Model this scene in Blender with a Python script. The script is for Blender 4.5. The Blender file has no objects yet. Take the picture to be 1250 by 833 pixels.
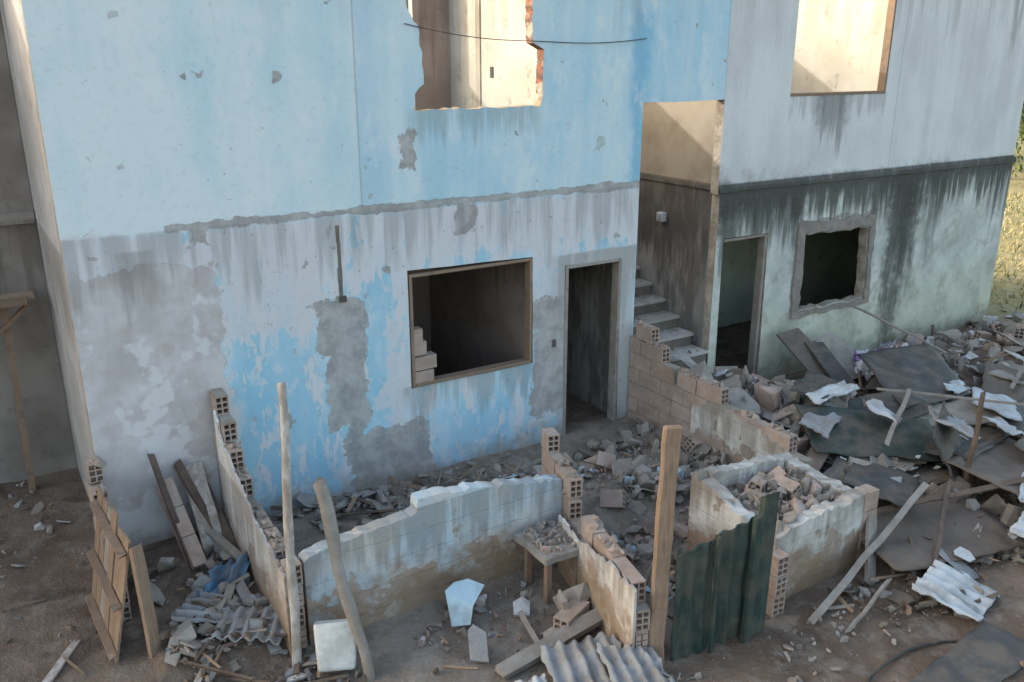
import bpy, bmesh, math, random
import numpy as np
from mathutils import Vector, Matrix, noise, Euler
random.seed(7); R=random.random
def U(a,b): return a+(b-a)*R()
COL=bpy.context.collection

# ------------------------------------------------------------ node helpers
class NB:
    def __init__(s,name):
        s.m=bpy.data.materials.new(name); s.m.use_nodes=True; s.t=s.m.node_tree; s.t.nodes.clear()
        s.out=s.t.nodes.new('ShaderNodeOutputMaterial'); s.b=s.t.nodes.new('ShaderNodeBsdfPrincipled')
        s.t.links.new(s.b.outputs[0],s.out.inputs[0])
        s.tc=s.t.nodes.new('ShaderNodeTexCoord').outputs['Object']
        sp=s.t.nodes.new('ShaderNodeSeparateXYZ'); s.t.links.new(s.tc,sp.inputs[0]); s.x,s.y,s.z=sp.outputs
        s.cache={}
    def put(s,i,v):
        if isinstance(v,bpy.types.NodeSocket): s.t.links.new(v,i)
        elif v is not None:
            if isinstance(v,tuple) and len(v)==3 and i.type=='RGBA': v=(*v,1)
            i.default_value=v
    def M(s,op,a,b=None,c=None,clamp=False):
        n=s.t.nodes.new('ShaderNodeMath'); n.operation=op; n.use_clamp=clamp
        s.put(n.inputs[0],a); s.put(n.inputs[1],b); s.put(n.inputs[2],c); return n.outputs[0]
    def vec(s,x,y,z):
        n=s.t.nodes.new('ShaderNodeCombineXYZ'); s.put(n.inputs[0],x);s.put(n.inputs[1],y);s.put(n.inputs[2],z); return n.outputs[0]
    def sc(s,sx,sy,sz):
        n=s.t.nodes.new('ShaderNodeVectorMath'); n.operation='MULTIPLY'; s.put(n.inputs[0],s.tc); n.inputs[1].default_value=(sx,sy,sz); return n.outputs[0]
    def N(s,scale,detail=4,rough=.55,vec=None,dist=0):
        n=s.t.nodes.new('ShaderNodeTexNoise'); s.put(n.inputs['Vector'],vec or s.tc)
        n.inputs['Scale'].default_value=scale;n.inputs['Detail'].default_value=min(detail,3.5);n.inputs['Roughness'].default_value=rough;n.inputs['Distortion'].default_value=dist
        return n.outputs[0]
    def ss(s,v,a,b,c=0.,d=1.):
        n=s.t.nodes.new('ShaderNodeMapRange'); n.interpolation_type='SMOOTHSTEP'
        s.put(n.inputs[0],v)
        if a>b: a,b,c,d=b,a,d,c
        n.inputs[1].default_value=a;n.inputs[2].default_value=b;n.inputs[3].default_value=c;n.inputs[4].default_value=d
        return n.outputs[0]
    def mix(s,f,a,b,mode='MIX'):
        n=s.t.nodes.new('ShaderNodeMix'); n.data_type='RGBA'; n.blend_type=mode; n.clamp_factor=True
        s.put(n.inputs[0],f); s.put(n.inputs[6],a); s.put(n.inputs[7],b); return n.outputs[2]
    def mul(s,*a):
        r=a[0]
        for q in a[1:]: r=s.M('MULTIPLY',r,q)
        return r
    def add(s,a,b): return s.M('ADD',a,b)
    def wob(s):
        a=s.M('SUBTRACT',s.N(1.6,3),.5); b=s.M('SUBTRACT',s.N(7,3.5,.68),.5)
        s.w=s.add(s.mul(a,1.5),s.mul(b,1.3)); return s.w
    def box(s,x0,x1,z0,z1,amp=.25,soft=.012,ax=None):
        X=ax or s.x
        dx=s.M('SUBTRACT',s.M('ABSOLUTE',s.M('SUBTRACT',X,(x0+x1)/2)),(x1-x0)/2)
        dz=s.M('SUBTRACT',s.M('ABSOLUTE',s.M('SUBTRACT',s.z,(z0+z1)/2)),(z1-z0)/2)
        d=s.add(s.M('MAXIMUM',dx,dz),s.mul(s.w,amp))
        return s.ss(d,soft,-soft)
    def streaks(s,x0,x1,zt,zb,dens=.5,fx=9,ax=None,seed=0.):
        X=ax or s.x
        key=6 if fx<6.5 else 8
        if key not in s.cache:
            v=s.vec(s.mul(X,float(key)),float(key),s.mul(s.z,.55))
            s.cache[key]=s.N(1,4,.62,vec=v,dist=.25)
        n=s.cache[key]
        d=s.M('SUBTRACT',s.M('ABSOLUTE',s.M('SUBTRACT',X,(x0+x1)/2)),(x1-x0)/2)
        e=s.ss(s.add(d,s.mul(s.w,.25)),.12,-.12)
        f=s.ss(s.z,zb,zt); top=s.ss(s.z,zt+.03,zt)
        th=s.add(n,s.mul(s.M('SUBTRACT',f,.5),.5))
        return s.mul(s.ss(th,.72-dens*.35,.9-dens*.3),e,top,s.ss(f,0,.25))
    def done(s,col,rough=.85,bump=None,bs=.3,bd=.01,metal=0):
        s.put(s.b.inputs['Base Color'],col); s.put(s.b.inputs['Roughness'],rough); s.b.inputs['Metallic'].default_value=metal
        s.b.inputs['Specular IOR Level'].default_value=.3
        if bump is not None:
            n=s.t.nodes.new('ShaderNodeBump'); n.inputs['Strength'].default_value=bs;n.inputs['Distance'].default_value=bd
            s.put(n.inputs['Height'],bump); s.t.links.new(n.outputs[0],s.b.inputs['Normal'])
        return s.m
    def island(s):
        return s.t.nodes.new('ShaderNodeNewGeometry').outputs['Random Per Island']

def simple(name,c1,c2,scale=6,rough=.85,bs=.4,bd=.01,c3=None,isl=.5,metal=0,dirt=.45,sc=None):
    b=NB(name); n=b.N(scale,3.5,.65,vec=b.sc(*sc) if sc else None); f=b.ss(n,.3,.7)
    r=b.island(); f=b.add(b.mul(f,1-isl),b.mul(r,isl))
    col=b.mix(f,c1,c2)
    if c3: col=b.mix(b.mul(b.ss(n,.52,.66),.8),col,c3)
    if dirt: col=b.mix(b.mul(b.ss(b.N(3.7,3.5,.7),.40,.64),dirt),col,(.19,.145,.11))
    return b.done(col,rough,b.N(scale*4,3,.7),bs,bd,metal)

# ------------------------------------------------------------ materials
def mat_facade_blue():
    b=NB("faded_blue_paint"); b.wob()
    big=b.N(.55,3,.6); vs=b.N(1,3.5,.6,vec=b.sc(3.2,3,.45)); fine=b.N(14,3.5,.7); mid=b.N(2.4,3.5,.68,vec=b.sc(1.7,1,.6))
    pale=(.68,.76,.79); blue=(.37,.60,.72); deep=(.19,.45,.64)
    lf=b.ss(b.x,-4.6,-1.0); up=b.ss(b.z,2.9,5.2)
    f=b.add(b.add(b.mul(b.ss(big,.3,.7),.6),b.mul(b.ss(vs,.3,.7),.4)),b.mul(b.M('SUBTRACT',lf,.8),.55))
    f=b.M('SUBTRACT',f,b.mul(up,.1))
    col=b.mix(f,pale,blue)
    band=b.mul(b.ss(b.add(b.M('ABSOLUTE',b.M('SUBTRACT',b.x,.93)),b.mul(b.w,.2)),.2,.02),b.ss(b.z,2.6,3.1))
    col=b.mix(b.mul(band,.75),col,deep)
    seamL=b.mul(b.ss(b.add(b.M('SUBTRACT',b.x,-2.45),b.mul(b.w,.15)),.45,0),b.ss(b.x,-2.452,-2.448),b.ss(b.z,2.95,3.0))
    col=b.mix(b.mul(seamL,.35),col,deep)
    seam2=b.mul(b.ss(b.x,-2.475,-2.455),b.ss(b.x,-2.445,-2.455),b.ss(b.z,2.95,3.0))
    low=b.ss(b.add(b.z,b.mul(b.w,.05)),2.92,2.86)
    lowcol=b.mix(b.ss(b.N(1.3,3.5,.65,vec=b.sc(1.4,1,.5)),.38,.62),(.36,.59,.72),(.56,.69,.77))
    col=b.mix(low,col,lowcol)
    for bx in [(-3.8,-2.95,-.2,1.75),(-1.75,-.75,-.2,.75),(-2.45,-2.2,1.0,2.4)]:
        col=b.mix(b.mul(b.box(*bx,amp=.6,soft=.2),.6),col,(.27,.53,.70))
    rub=b.ss(b.add(b.mul(b.N(5.5,3.5,.74,vec=b.sc(1.3,1,.7)),.6),b.mul(mid,.4)),.515,.55)
    col=b.mix(b.mul(rub,low,.6),col,(.63,.67,.71))
    whi=b.mul(low,b.ss(b.add(mid,b.mul(b.ss(b.z,1.7,2.7),.17)),.555,.60))
    col=b.mix(b.mul(whi,.9),col,(.66,.655,.68))
    for bx in [(-3.9,-2.95,1.85,2.85),(-2.0,.95,2.38,2.84),(-.45,-.1,.3,2.3),(-2.3,-2.05,.2,1.8),(-5.1,-3.8,2.5,2.86)]:
        col=b.mix(b.mul(b.box(*bx,amp=.5,soft=.03),.8),col,(.64,.63,.66))
    upw=b.mul(b.ss(b.N(1.7,3.5,.7,vec=b.sc(1.3,1,.8)),.50,.66),b.ss(b.z,2.9,3.0))
    col=b.mix(b.mul(upw,.5),col,(.76,.79,.80))
    rubu=b.mul(b.ss(b.N(6.5,3.5,.75,vec=b.sc(1.2,1,.8)),.57,.63),b.ss(b.z,2.9,3.0)); col=b.mix(b.mul(rubu,.3),col,(.72,.76,.78))
    pk=b.box(-5.4,-3.88,-.3,2.62,amp=.3,soft=.015)
    pc=b.mix(b.ss(b.N(2.2,3.5,.65),.35,.65),(.48,.445,.445),(.62,.59,.595))
    pc=b.mix(b.mul(b.ss(b.N(3.3,3.5,.6),.56,.68),.5),pc,(.44,.35,.33))
    pc=b.mix(b.mul(b.ss(b.add(b.N(1.9,3.5,.72),b.mul(b.ss(b.z,1.8,.3),.07)),.55,.60),.7),pc,(.69,.69,.71))
    col=b.mix(pk,col,pc)
    sc=None
    for bx in [(-2.98,-2.47,1.5,2.06),(-2.9,-2.5,.75,1.6),(-2.72,-2.55,-.2,.9),(-2.68,-1.77,-.3,.64),(-.5,-.02,.35,1.7),(-2.04,-1.88,3.28,3.64),(-1.42,-1.2,2.6,2.9),(-4.1,-3.9,2.75,2.93)]:
        q=b.box(*bx,amp=.24,soft=.008); sc=q if sc is None else b.M('MAXIMUM',sc,q)
    bandm=b.box(-4.28,1.1,2.885,2.965,amp=.08,soft=.008); sc=b.M('MAXIMUM',sc,bandm)
    drf=b.box(-.14,.97,-.2,2.22,amp=.06,soft=.01)
    notpk=b.M('SUBTRACT',1.,pk)
    ch=b.mul(b.ss(b.N(3.7,3.5,.62),.655,.665),b.ss(big,.42,.52),notpk)
    ch2=b.mul(b.ss(b.N(10,3,.55),.68,.695),b.ss(b.z,4.4,3.0),notpk)
    sc=b.M('MAXIMUM',sc,b.M('MAXIMUM',ch,ch2))
    gc=b.mix(b.ss(b.N(5,3.5,.7),.35,.65),(.30,.285,.275),(.46,.44,.43))
    col=b.mix(b.mul(drf,.8),col,(.50,.485,.475))
    col=b.mix(b.mul(sc,.92),col,gc)
    rim=b.mul(b.ss(b.M('ABSOLUTE',b.M('SUBTRACT',b.add(mid,b.mul(b.ss(b.z,1.7,2.7),.17)),.553)),.006,.0),low,notpk)
    col=b.mix(b.mul(rim,.4),col,(.34,.34,.35))
    k=(.24,.23,.22)
    for (x0,x1,zt,zb,d,fx,a) in [(-4.72,-4.38,2.75,1.4,.4,8,.45),(-5.1,1.1,2.9,1.2,.32,6,.45),(-2.1,-.4,1.02,.1,.5,8,.5),(-.2,1.0,2.2,.0,.45,8,.4),(-1.9,-.4,3.84,3.0,.4,8,.4),(.6,1.0,5.6,2.9,.5,8,.25)]:
        col=b.mix(b.mul(b.streaks(x0,x1,zt,zb,d,fx),a),col,k)
    st=b.streaks(-5.1,2.3,5.6,2.9,.25,6); col=b.mix(b.mul(st,.22),col,(.42,.47,.5))
    dl=b.ss(b.add(b.z,b.mul(b.w,.35)),.28,-.02); col=b.mix(b.mul(dl,.65),col,(.27,.22,.18))
    col=b.mix(b.mul(seam2,.55),col,(.2,.25,.3))
    col=b.mix(b.mul(b.ss(fine,.5,.75),.2),col,(.33,.32,.31))
    h=b.add(b.add(b.mul(sc,-.8),b.mul(pk,-.5)),b.add(b.mul(fine,.4),b.mul(big,.6)))
    return b.done(col,.82,h,.5,.012)
def mat_facade_white():
    b=NB("stained_white_plaster"); b.wob()
    big=b.N(.7,3,.6); vs=b.N(1,3.5,.6,vec=b.sc(3,3,.4)); fine=b.N(15,3.5,.7); n5=b.N(5,3.5,.7)
    col=b.mix(b.ss(b.add(b.mul(big,.5),b.mul(vs,.5)),.38,.62),(.58,.58,.58),(.70,.70,.70))
    low=b.ss(b.z,2.76,2.74)
    lc=b.mix(b.ss(b.N(1.5,3.5,.65),.35,.65),(.44,.46,.44),(.61,.63,.60))
    lc=b.mix(b.mul(b.ss(b.add(b.z,b.mul(b.w,.6)),1.5,.2),.6),lc,(.50,.50,.34))
    lc=b.mix(b.mul(b.ss(b.N(2.2,3.5,.7),.48,.64),.6),lc,(.30,.315,.26))
    col=b.mix(low,col,lc)
    ring=b.box(3.80,5.50,.86,2.22,amp=.14,soft=.01)
    gc=b.mix(b.ss(n5,.35,.65),(.24,.23,.21),(.40,.38,.35)); col=b.mix(ring,col,gc)
    k=(.055,.057,.052)
    for (x0,x1,z0,z1,s,a) in [(5.95,6.28,-.3,2.7,.22,.8),(2.3,3.7,2.3,2.8,.35,.6),(2.3,2.5,-.3,2.8,.2,.4),(6.7,7.0,.8,2.7,.25,.45)]:
        col=b.mix(b.mul(b.box(x0,x1,z0,z1,amp=.5,soft=s),a,b.ss(b.add(vs,b.mul(n5,.4)),.5,.78)),col,k)
    for (x0,x1,zt,zb,d,fx,sd,a) in [(2.3,9,2.8,1.5,.62,7,1.,.85),(5.8,6.5,2.75,-.2,1.1,6,5.,.85),(6.6,7.2,2.7,.9,.7,7,8.,.65),(2.3,3.9,2.75,1.1,.85,6,12.,.75),(5.4,5.9,2.7,1.2,.7,8,14.,.6),(8.3,9,2.8,1.0,.8,7,17.,.75),
        (4.0,4.6,3.84,2.75,.85,8,21.,.55),(3.4,5.4,3.84,3.1,.3,8,25.,.3),(2.3,9,5.6,3.0,.2,6,31.,.2),(8.2,9,5.6,2.8,.4,6,33.,.35)]:
        col=b.mix(b.mul(b.streaks(x0,x1,zt,zb,d,fx,seed=sd),a),col,k)
    bd=b.ss(b.add(b.M('ABSOLUTE',b.M('SUBTRACT',b.z,2.68)),b.mul(b.w,.15)),.17,.03)
    col=b.mix(b.mul(bd,.8,b.ss(n5,.25,.5)),col,(.075,.077,.07))
    seam=b.mul(b.ss(b.M('ABSOLUTE',b.M('SUBTRACT',b.x,5.62)),.010,.004),b.ss(b.z,2.8,2.82))
    col=b.mix(b.mul(seam,.45),col,(.25,.25,.25))
    dl=b.ss(b.add(b.z,b.mul(b.w,.5)),.35,0); col=b.mix(b.mul(dl,.6),col,(.19,.17,.11))
    col=b.mix(b.mul(b.ss(fine,.5,.75),.18),col,(.27,.27,.26))
    return b.done(col,.85,b.add(b.add(b.mul(fine,.4),b.mul(ring,-.8)),b.mul(big,.4)),.5,.012)
def mat_stairwall():
    b=NB("stained_stairwell_plaster"); b.wob()
    col=b.mix(b.ss(b.N(1.4,3.5,.6),.35,.65),(.27,.225,.18),(.38,.33,.275))
    low=b.ss(b.add(b.z,b.mul(b.w,.05)),2.8,2.76)
    lc=b.mix(b.ss(b.N(2,3.5,.65,vec=b.sc(1,2,.7)),.4,.62),(.19,.165,.15),(.38,.35,.325))
    col=b.mix(low,col,lc)
    col=b.mix(b.mul(b.streaks(-.5,2.5,2.8,.6,.8,8,ax=b.y),.7),col,(.06,.053,.05))
    col=b.mix(b.mul(b.ss(b.y,.55,.05),.5,low),col,(.08,.075,.07))
    return b.done(col,.9,b.N(16,3,.7),.4,.01)
def mat_wall(name,c1,c2,stain=(.12,.10,.09),a=.5):
    b=NB(name); b.wob(); h=b.add(b.x,b.y)
    col=b.mix(b.ss(b.N(1.3,3.5,.62),.35,.65),c1,c2)
    col=b.mix(b.mul(b.streaks(-40,40,2.75,.3,.45,6,ax=h),a),col,stain)
    col=b.mix(b.mul(b.streaks(-40,40,5.6,2.85,.35,6,ax=h),a),col,stain)
    col=b.mix(b.mul(b.ss(b.N(4,3.5,.7),.55,.7),.4),col,stain)
    return b.done(col,.88,b.N(16,3,.7),.4,.01)
def mat_yardwall(name,paint,amt=.5,rev=(.50,.44,.40)):
    b=NB(name); b.wob(); h=b.add(b.x,b.y)
    br=b.t.nodes.new('ShaderNodeTexBrick'); b.put(br.inputs['Vector'],b.vec(b.add(h,b.mul(b.w,.02)),b.add(b.z,b.mul(b.w,.02)),0.)); br.inputs['Scale'].default_value=1
    br.inputs['Brick Width'].default_value=.4;br.inputs['Row Height'].default_value=.2;br.inputs['Mortar Size'].default_value=.012;br.inputs['Mortar Smooth'].default_value=.3
    br.inputs['Color1'].default_value=(.42,.30,.25,1);br.inputs['Color2'].default_value=(.36,.28,.24,1);br.inputs['Mortar'].default_value=(.30,.27,.24,1)
    base=b.mix(.5,br.outputs[0],b.mix(b.ss(b.N(3,3.5,.65),.35,.65),(.34,.29,.25),rev))
    pm=b.ss(b.add(b.N(2.2,3.5,.7),b.mul(b.ss(b.z,.1,.6),.2)),.56-.1*amt,.61-.1*amt)
    pcol=b.mix(b.ss(b.N(1.3,3.5,.6),.4,.58),paint,(.64,.63,.61))
    col=b.mix(b.mul(pm,.9),base,pcol)
    col=b.mix(b.mul(b.ss(b.add(b.z,b.mul(b.w,.5)),.45,-.05),.88),col,(.25,.17,.105))
    col=b.mix(b.mul(b.streaks(-40,40,.8,-.2,.55,8,ax=h),.45),col,(.13,.10,.07))
    col=b.mix(b.mul(b.ss(b.N(9,3.5,.7),.52,.7),.4),col,(.30,.26,.22))
    return b.done(col,.9,b.add(b.mul(br.outputs[1],-.6),b.add(b.N(20,3.5,.7),b.mul(pm,.5))),.6,.014)
def mat_reveal():
    b=NB("broken_wall_edge"); b.wob()
    col=b.mix(b.ss(b.N(5,3.5,.65),.35,.65),(.30,.25,.20),(.48,.42,.35))
    red=b.mul(b.ss(b.x,-.65,-.55),b.ss(b.x,.0,-.2),b.ss(b.z,3.85,3.95),b.ss(b.N(6,3,.6),.38,.5))
    br=b.ss(b.M('SINE',b.add(b.mul(b.z,48.),b.mul(b.w,7.))),-.8,-.2)
    col=b.mix(red,col,b.mix(b.mul(br,b.ss(b.N(22,2),.35,.55)),(.17,.10,.08),(.30,.13,.09)))
    yl=b.mul(b.ss(b.z,3.9,3.86),b.ss(b.z,3.7,3.75),b.ss(b.x,.2,-.2)); col=b.mix(b.mul(yl,.7),col,(.42,.31,.18))
    return b.done(col,.92,b.N(18,3.5,.75),1,.03)
def mat_ground():
    b=NB("dirt"); 
    n1=b.N(.6,3.5,.6); n2=b.N(4,3.5,.7); n3=b.N(28,3.5,.75)
    col=b.mix(b.ss(n1,.35,.65),(.135,.093,.068),(.225,.168,.128))
    col=b.mix(b.mul(b.ss(n2,.46,.66),.6),col,(.28,.235,.195))
    col=b.mix(b.mul(b.ss(b.N(2.1,3.5,.6,dist=.8),.53,.68),.6),col,(.08,.058,.045))
    yd=b.mul(b.ss(b.x,-4.1,-3.8),b.ss(b.x,3.2,2.4),b.ss(b.y,-3.5,-3.2),b.ss(b.y,.3,.0)); col=b.mix(b.mul(yd,.6),col,b.mix(b.ss(n2,.4,.6),(.24,.20,.165),(.33,.29,.25)))
    col=b.mix(b.mul(b.ss(n3,.6,.72),.5),col,(.36,.33,.30))
    g=b.mul(b.ss(b.add(b.x,b.mul(n1,2.)),9.8,11.2),b.ss(b.y,-4,-1)); col=b.mix(g,col,b.mix(b.ss(n2,.4,.6),(.27,.24,.11),(.36,.31,.17)))
    far=b.ss(b.M('ABSOLUTE',b.x),30,60); col=b.mix(far,col,(.10,.12,.05))
    return b.done(col,.95,b.add(n3,b.mul(n2,1.2)),.9,.035)

MB=mat_facade_blue(); MW=mat_facade_white(); MS=mat_stairwall(); MR=mat_reveal(); MG=mat_ground()
MI=mat_wall("interior_plaster",(.34,.30,.25),(.45,.41,.35)); MID=mat_wall("interior_brown_plaster",(.25,.19,.165),(.34,.265,.235))
MIG=mat_wall("interior_green_plaster",(.33,.36,.29),(.43,.46,.38))
MIL=mat_wall("interior_cream_plaster",(.46,.43,.37),(.55,.52,.46),a=.3)
MSIDE=mat_wall("side_wall_render",(.40,.38,.37),(.52,.50,.50)); MN=mat_wall("neighbour_render",(.22,.19,.17),(.32,.285,.26))
MYW=mat_yardwall("yard_wall_blue_white",(.47,.58,.66),.9); MYP=mat_yardwall("yard_wall_plaster",(.50,.45,.43),.75); MYC=mat_yardwall("yard_wall_grey",(.33,.295,.265),.3,(.39,.35,.32))
CONC=simple("concrete",(.20,.185,.17),(.38,.35,.32),8,c3=(.28,.245,.21))
STEP=simple("step_concrete",(.36,.35,.33),(.48,.46,.44),8,dirt=.3)
CDARK=simple("dark_concrete",(.12,.105,.09),(.23,.20,.175),8)
BLOCK=simple("clay_block",(.37,.265,.215),(.45,.355,.31),9,c3=(.40,.35,.32),dirt=.4)
MORT=simple("mortar",(.27,.235,.20),(.36,.32,.28),12)
WHITEF=simple("white_painted_fragment",(.42,.42,.43),(.60,.60,.61),7,dirt=.5)
BLUEF=simple("blue_painted_fragment",(.36,.50,.58),(.50,.63,.69),7,dirt=.4)
TILE=simple("fibre_cement",(.22,.22,.23),(.38,.39,.40),9,c3=(.23,.22,.21))
WOOD=simple("weathered_wood",(.21,.14,.10),(.31,.22,.155),9,c3=(.17,.13,.10),dirt=.4)
WOODL=simple("light_wood",(.30,.21,.14),(.39,.28,.20),9,dirt=.4)
WOODP=simple("brown_post_wood",(.23,.155,.105),(.36,.25,.18),7,c3=(.18,.13,.095),isl=0,dirt=.45,sc=(3,3,.35))
WOODG=simple("grey_wood",(.21,.185,.165),(.34,.31,.28),9); WOODD=simple("dark_wood",(.07,.05,.04),(.14,.10,.08),9)
WOODW=simple("whitewashed_wood",(.34,.28,.24),(.58,.56,.54),7,isl=0,sc=(2.5,2.5,.6))
DGREEN=simple("dark_green_paint",(.03,.045,.042),(.055,.072,.066),6,rough=.6,bs=.2,dirt=.5)
GATEG=simple("gate_green_paint",(.022,.042,.036),(.045,.075,.066),4,rough=.55,bs=.2,dirt=.3,isl=0,sc=(3,3,.5))
BLACKP=simple("dark_panel",(.045,.045,.048),(.085,.083,.08),4,rough=.6,bs=.2,dirt=.5)
BROWNP=simple("brown_panel",(.095,.075,.065),(.16,.13,.11),4,rough=.7,dirt=.4)
WPL=simple("white_plastic",(.60,.59,.56),(.68,.67,.65),3,rough=.45,bs=.05,isl=.1,dirt=.4)
TARP=simple("blue_tarp_fabric",(.07,.15,.25),(.12,.23,.35),5,rough=.6,bs=.3,isl=0,dirt=.6)
METAL=simple("rusty_metal",(.14,.09,.06),(.25,.2,.17),10,rough=.6)
GREY=simple("light_sheet",(.36,.40,.44),(.52,.56,.60),5,rough=.7,dirt=.45)
RUBBER=simple("black_rubber",(.025,.025,.025),(.05,.05,.05),10,rough=.6)
CL=[simple("cloth_"+n,c,tuple(min(1,v*1.3) for v in c),6,isl=0,dirt=.15) for n,c in [("white",(.55,.55,.58)),("blue",(.10,.16,.40)),("purple",(.26,.18,.40)),("red",(.35,.07,.07)),("grey",(.25,.25,.28))]]
LEAF=simple("leaf",(.04,.075,.02),(.10,.14,.04),3,isl=.8,dirt=0); STRAW=simple("dry_grass_blade",(.30,.26,.13),(.42,.36,.20),3,isl=.8,dirt=0)

# ------------------------------------------------------------ geometry helpers
def link(o,parent=None):
    COL.objects.link(o)
    if parent: o.parent=parent
    return o
def empty(name):
    e=bpy.data.objects.new(name,None); COL.objects.link(e); return e
class Acc:
    def __init__(s): s.v=[];s.f=[];s.m=[];s.mats=[]
    def mi(s,mat):
        if mat not in s.mats: s.mats.append(mat)
        return s.mats.index(mat)
    def add(s,vs,fs,mat,mx=None):
        o=len(s.v); i=s.mi(mat)
        if mx is not None: vs=[mx@Vector(v) for v in vs]
        s.v+= [tuple(v) for v in vs]; s.f+=[tuple(k+o for k in f) for f in fs]; s.m+=[i]*len(fs)
    def box(s,x0,x1,y0,y1,z0,z1,mat,mx=None):
        s.add([(x0,y0,z0),(x1,y0,z0),(x1,y1,z0),(x0,y1,z0),(x0,y0,z1),(x1,y0,z1),(x1,y1,z1),(x0,y1,z1)],
          [(0,3,2,1),(4,5,6,7),(0,1,5,4),(1,2,6,5),(2,3,7,6),(3,0,4,7)],mat,mx)
    def make(s,name,parent=None,smooth=False,bevel=0,fix=False):
        me=bpy.data.meshes.new(name); me.from_pydata(s.v,[],s.f)
        for m in s.mats: me.materials.append(m)
        me.polygons.foreach_set('material_index',s.m)
        if smooth: me.polygons.foreach_set('use_smooth',[True]*len(s.f))
        me.update()
        if fix:
            bm=bmesh.new();bm.from_mesh(me);bmesh.ops.recalc_face_normals(bm,faces=bm.faces);bm.to_mesh(me);bm.free()
        o=bpy.data.objects.new(name,me); link(o,parent)
        if bevel:
            bv=o.modifiers.new('bv','BEVEL'); bv.width=bevel; bv.segments=1; bv.limit_method='ANGLE'
        return o
def jag(pts,step=.12,amp=.02,closed=True):
    out=[];n=len(pts)
    for i in range(n if closed else n-1):
        a=Vector(pts[i]);b=Vector(pts[(i+1)%n]);L=(b-a).length;k=max(1,int(L/step))
        d=(b-a)/max(L,1e-6);nn=Vector((-d.y,d.x))
        for j in range(k):
            p=a.lerp(b,(j+(U(-.3,.3) if j else 0))/k)
            if j: p=p+nn*U(-amp,amp)
            out.append((p.x,p.y))
    if not closed: out.append(tuple(pts[-1]))
    return out
def panel(name,loops,axis,off,th,mat,side=None,parent=None):
    cu=bpy.data.curves.new(name,'CURVE');cu.dimensions='2D';cu.fill_mode='BOTH';cu.extrude=th/2
    for lp in loops:
        sp=cu.splines.new('POLY');sp.points.add(len(lp)-1);sp.use_cyclic_u=True
        for i,q in enumerate(lp): sp.points[i].co=(q[0],q[1],0,1)
    o=bpy.data.objects.new(name,cu);COL.objects.link(o)
    dg=bpy.context.evaluated_depsgraph_get();me=bpy.data.meshes.new_from_object(o.evaluated_get(dg))
    bpy.data.objects.remove(o);bpy.data.curves.remove(cu)
    me.materials.clear();me.materials.append(mat);me.materials.append(side or mat)
    for v in me.vertices:
        u,w,d=v.co; d=off+th/2+d
        v.co={'y':(u,d,w),'x':(d,u,w),'z':(u,w,d)}[axis]
    bm=bmesh.new();bm.from_mesh(me);bmesh.ops.remove_doubles(bm,verts=bm.verts,dist=1e-5);bmesh.ops.recalc_face_normals(bm,faces=bm.faces);bm.normal_update()
    k='xyz'.index(axis)
    for f in bm.faces: f.material_index=0 if abs(f.normal[k])>.5 else 1; f.smooth=False
    bm.to_mesh(me);bm.free()
    me.name=name
    return link(bpy.data.objects.new(name,me),parent)
def rect(a,b,c,d): return [(a,c),(b,c),(b,d),(a,d)]
def nz(x,y,z=0,s=1): return noise.noise(Vector((x*s,y*s,z)))
def sst(v,a,b):
    t=min(1,max(0,(v-a)/(b-a)));return t*t*(3-2*t)
MOUNDS=[(1.75,-.95,.75,.75,.42),(2.2,-2.0,.9,.8,.25),(4.6,-1.5,2.2,.9,.16),(2.4,-3.2,1.2,.7,.20),(-.25,-1.9,.9,.8,.14),(-4.5,-.4,.4,.5,.08),(7.4,-1.3,1.2,.6,.15),(-3.0,-.5,.7,.35,.05)]
def G(x,y):
    h=-.15*sst(-y,1.75,2.1) if x>-5 else -.05
    if -14<x<12 and -9<y<6:
        for (a,b,ra,rb,k) in MOUNDS: h+=k*math.exp(-((x-a)/ra)**2-((y-b)/rb)**2)
        h+=.03*nz(x,y,0,1.1)+.018*nz(x,y,3,4)+.012*nz(x,y,5,13)
    return h
xs=np.concatenate([[-400,-200,-100,-50,-25,-15],np.linspace(-10,10,400),[11,12,14,17,22,30,50,100,200,400]])
ys=np.concatenate([[-400,-200,-100,-50,-25,-13],np.linspace(-8,3.5,230),[5,8,12,20,40,100,200,400]])
V=[(x,y,G(x,y)) for y in ys for x in xs];nx=len(xs)
F=[(j*nx+i,j*nx+i+1,(j+1)*nx+i+1,(j+1)*nx+i) for j in range(len(ys)-1) for i in range(nx-1)]
me=bpy.data.meshes.new("ground");me.from_pydata(V,[],F);me.materials.append(MG);me.polygons.foreach_set('use_smooth',[True]*len(F));link(bpy.data.objects.new("ground",me))

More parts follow.
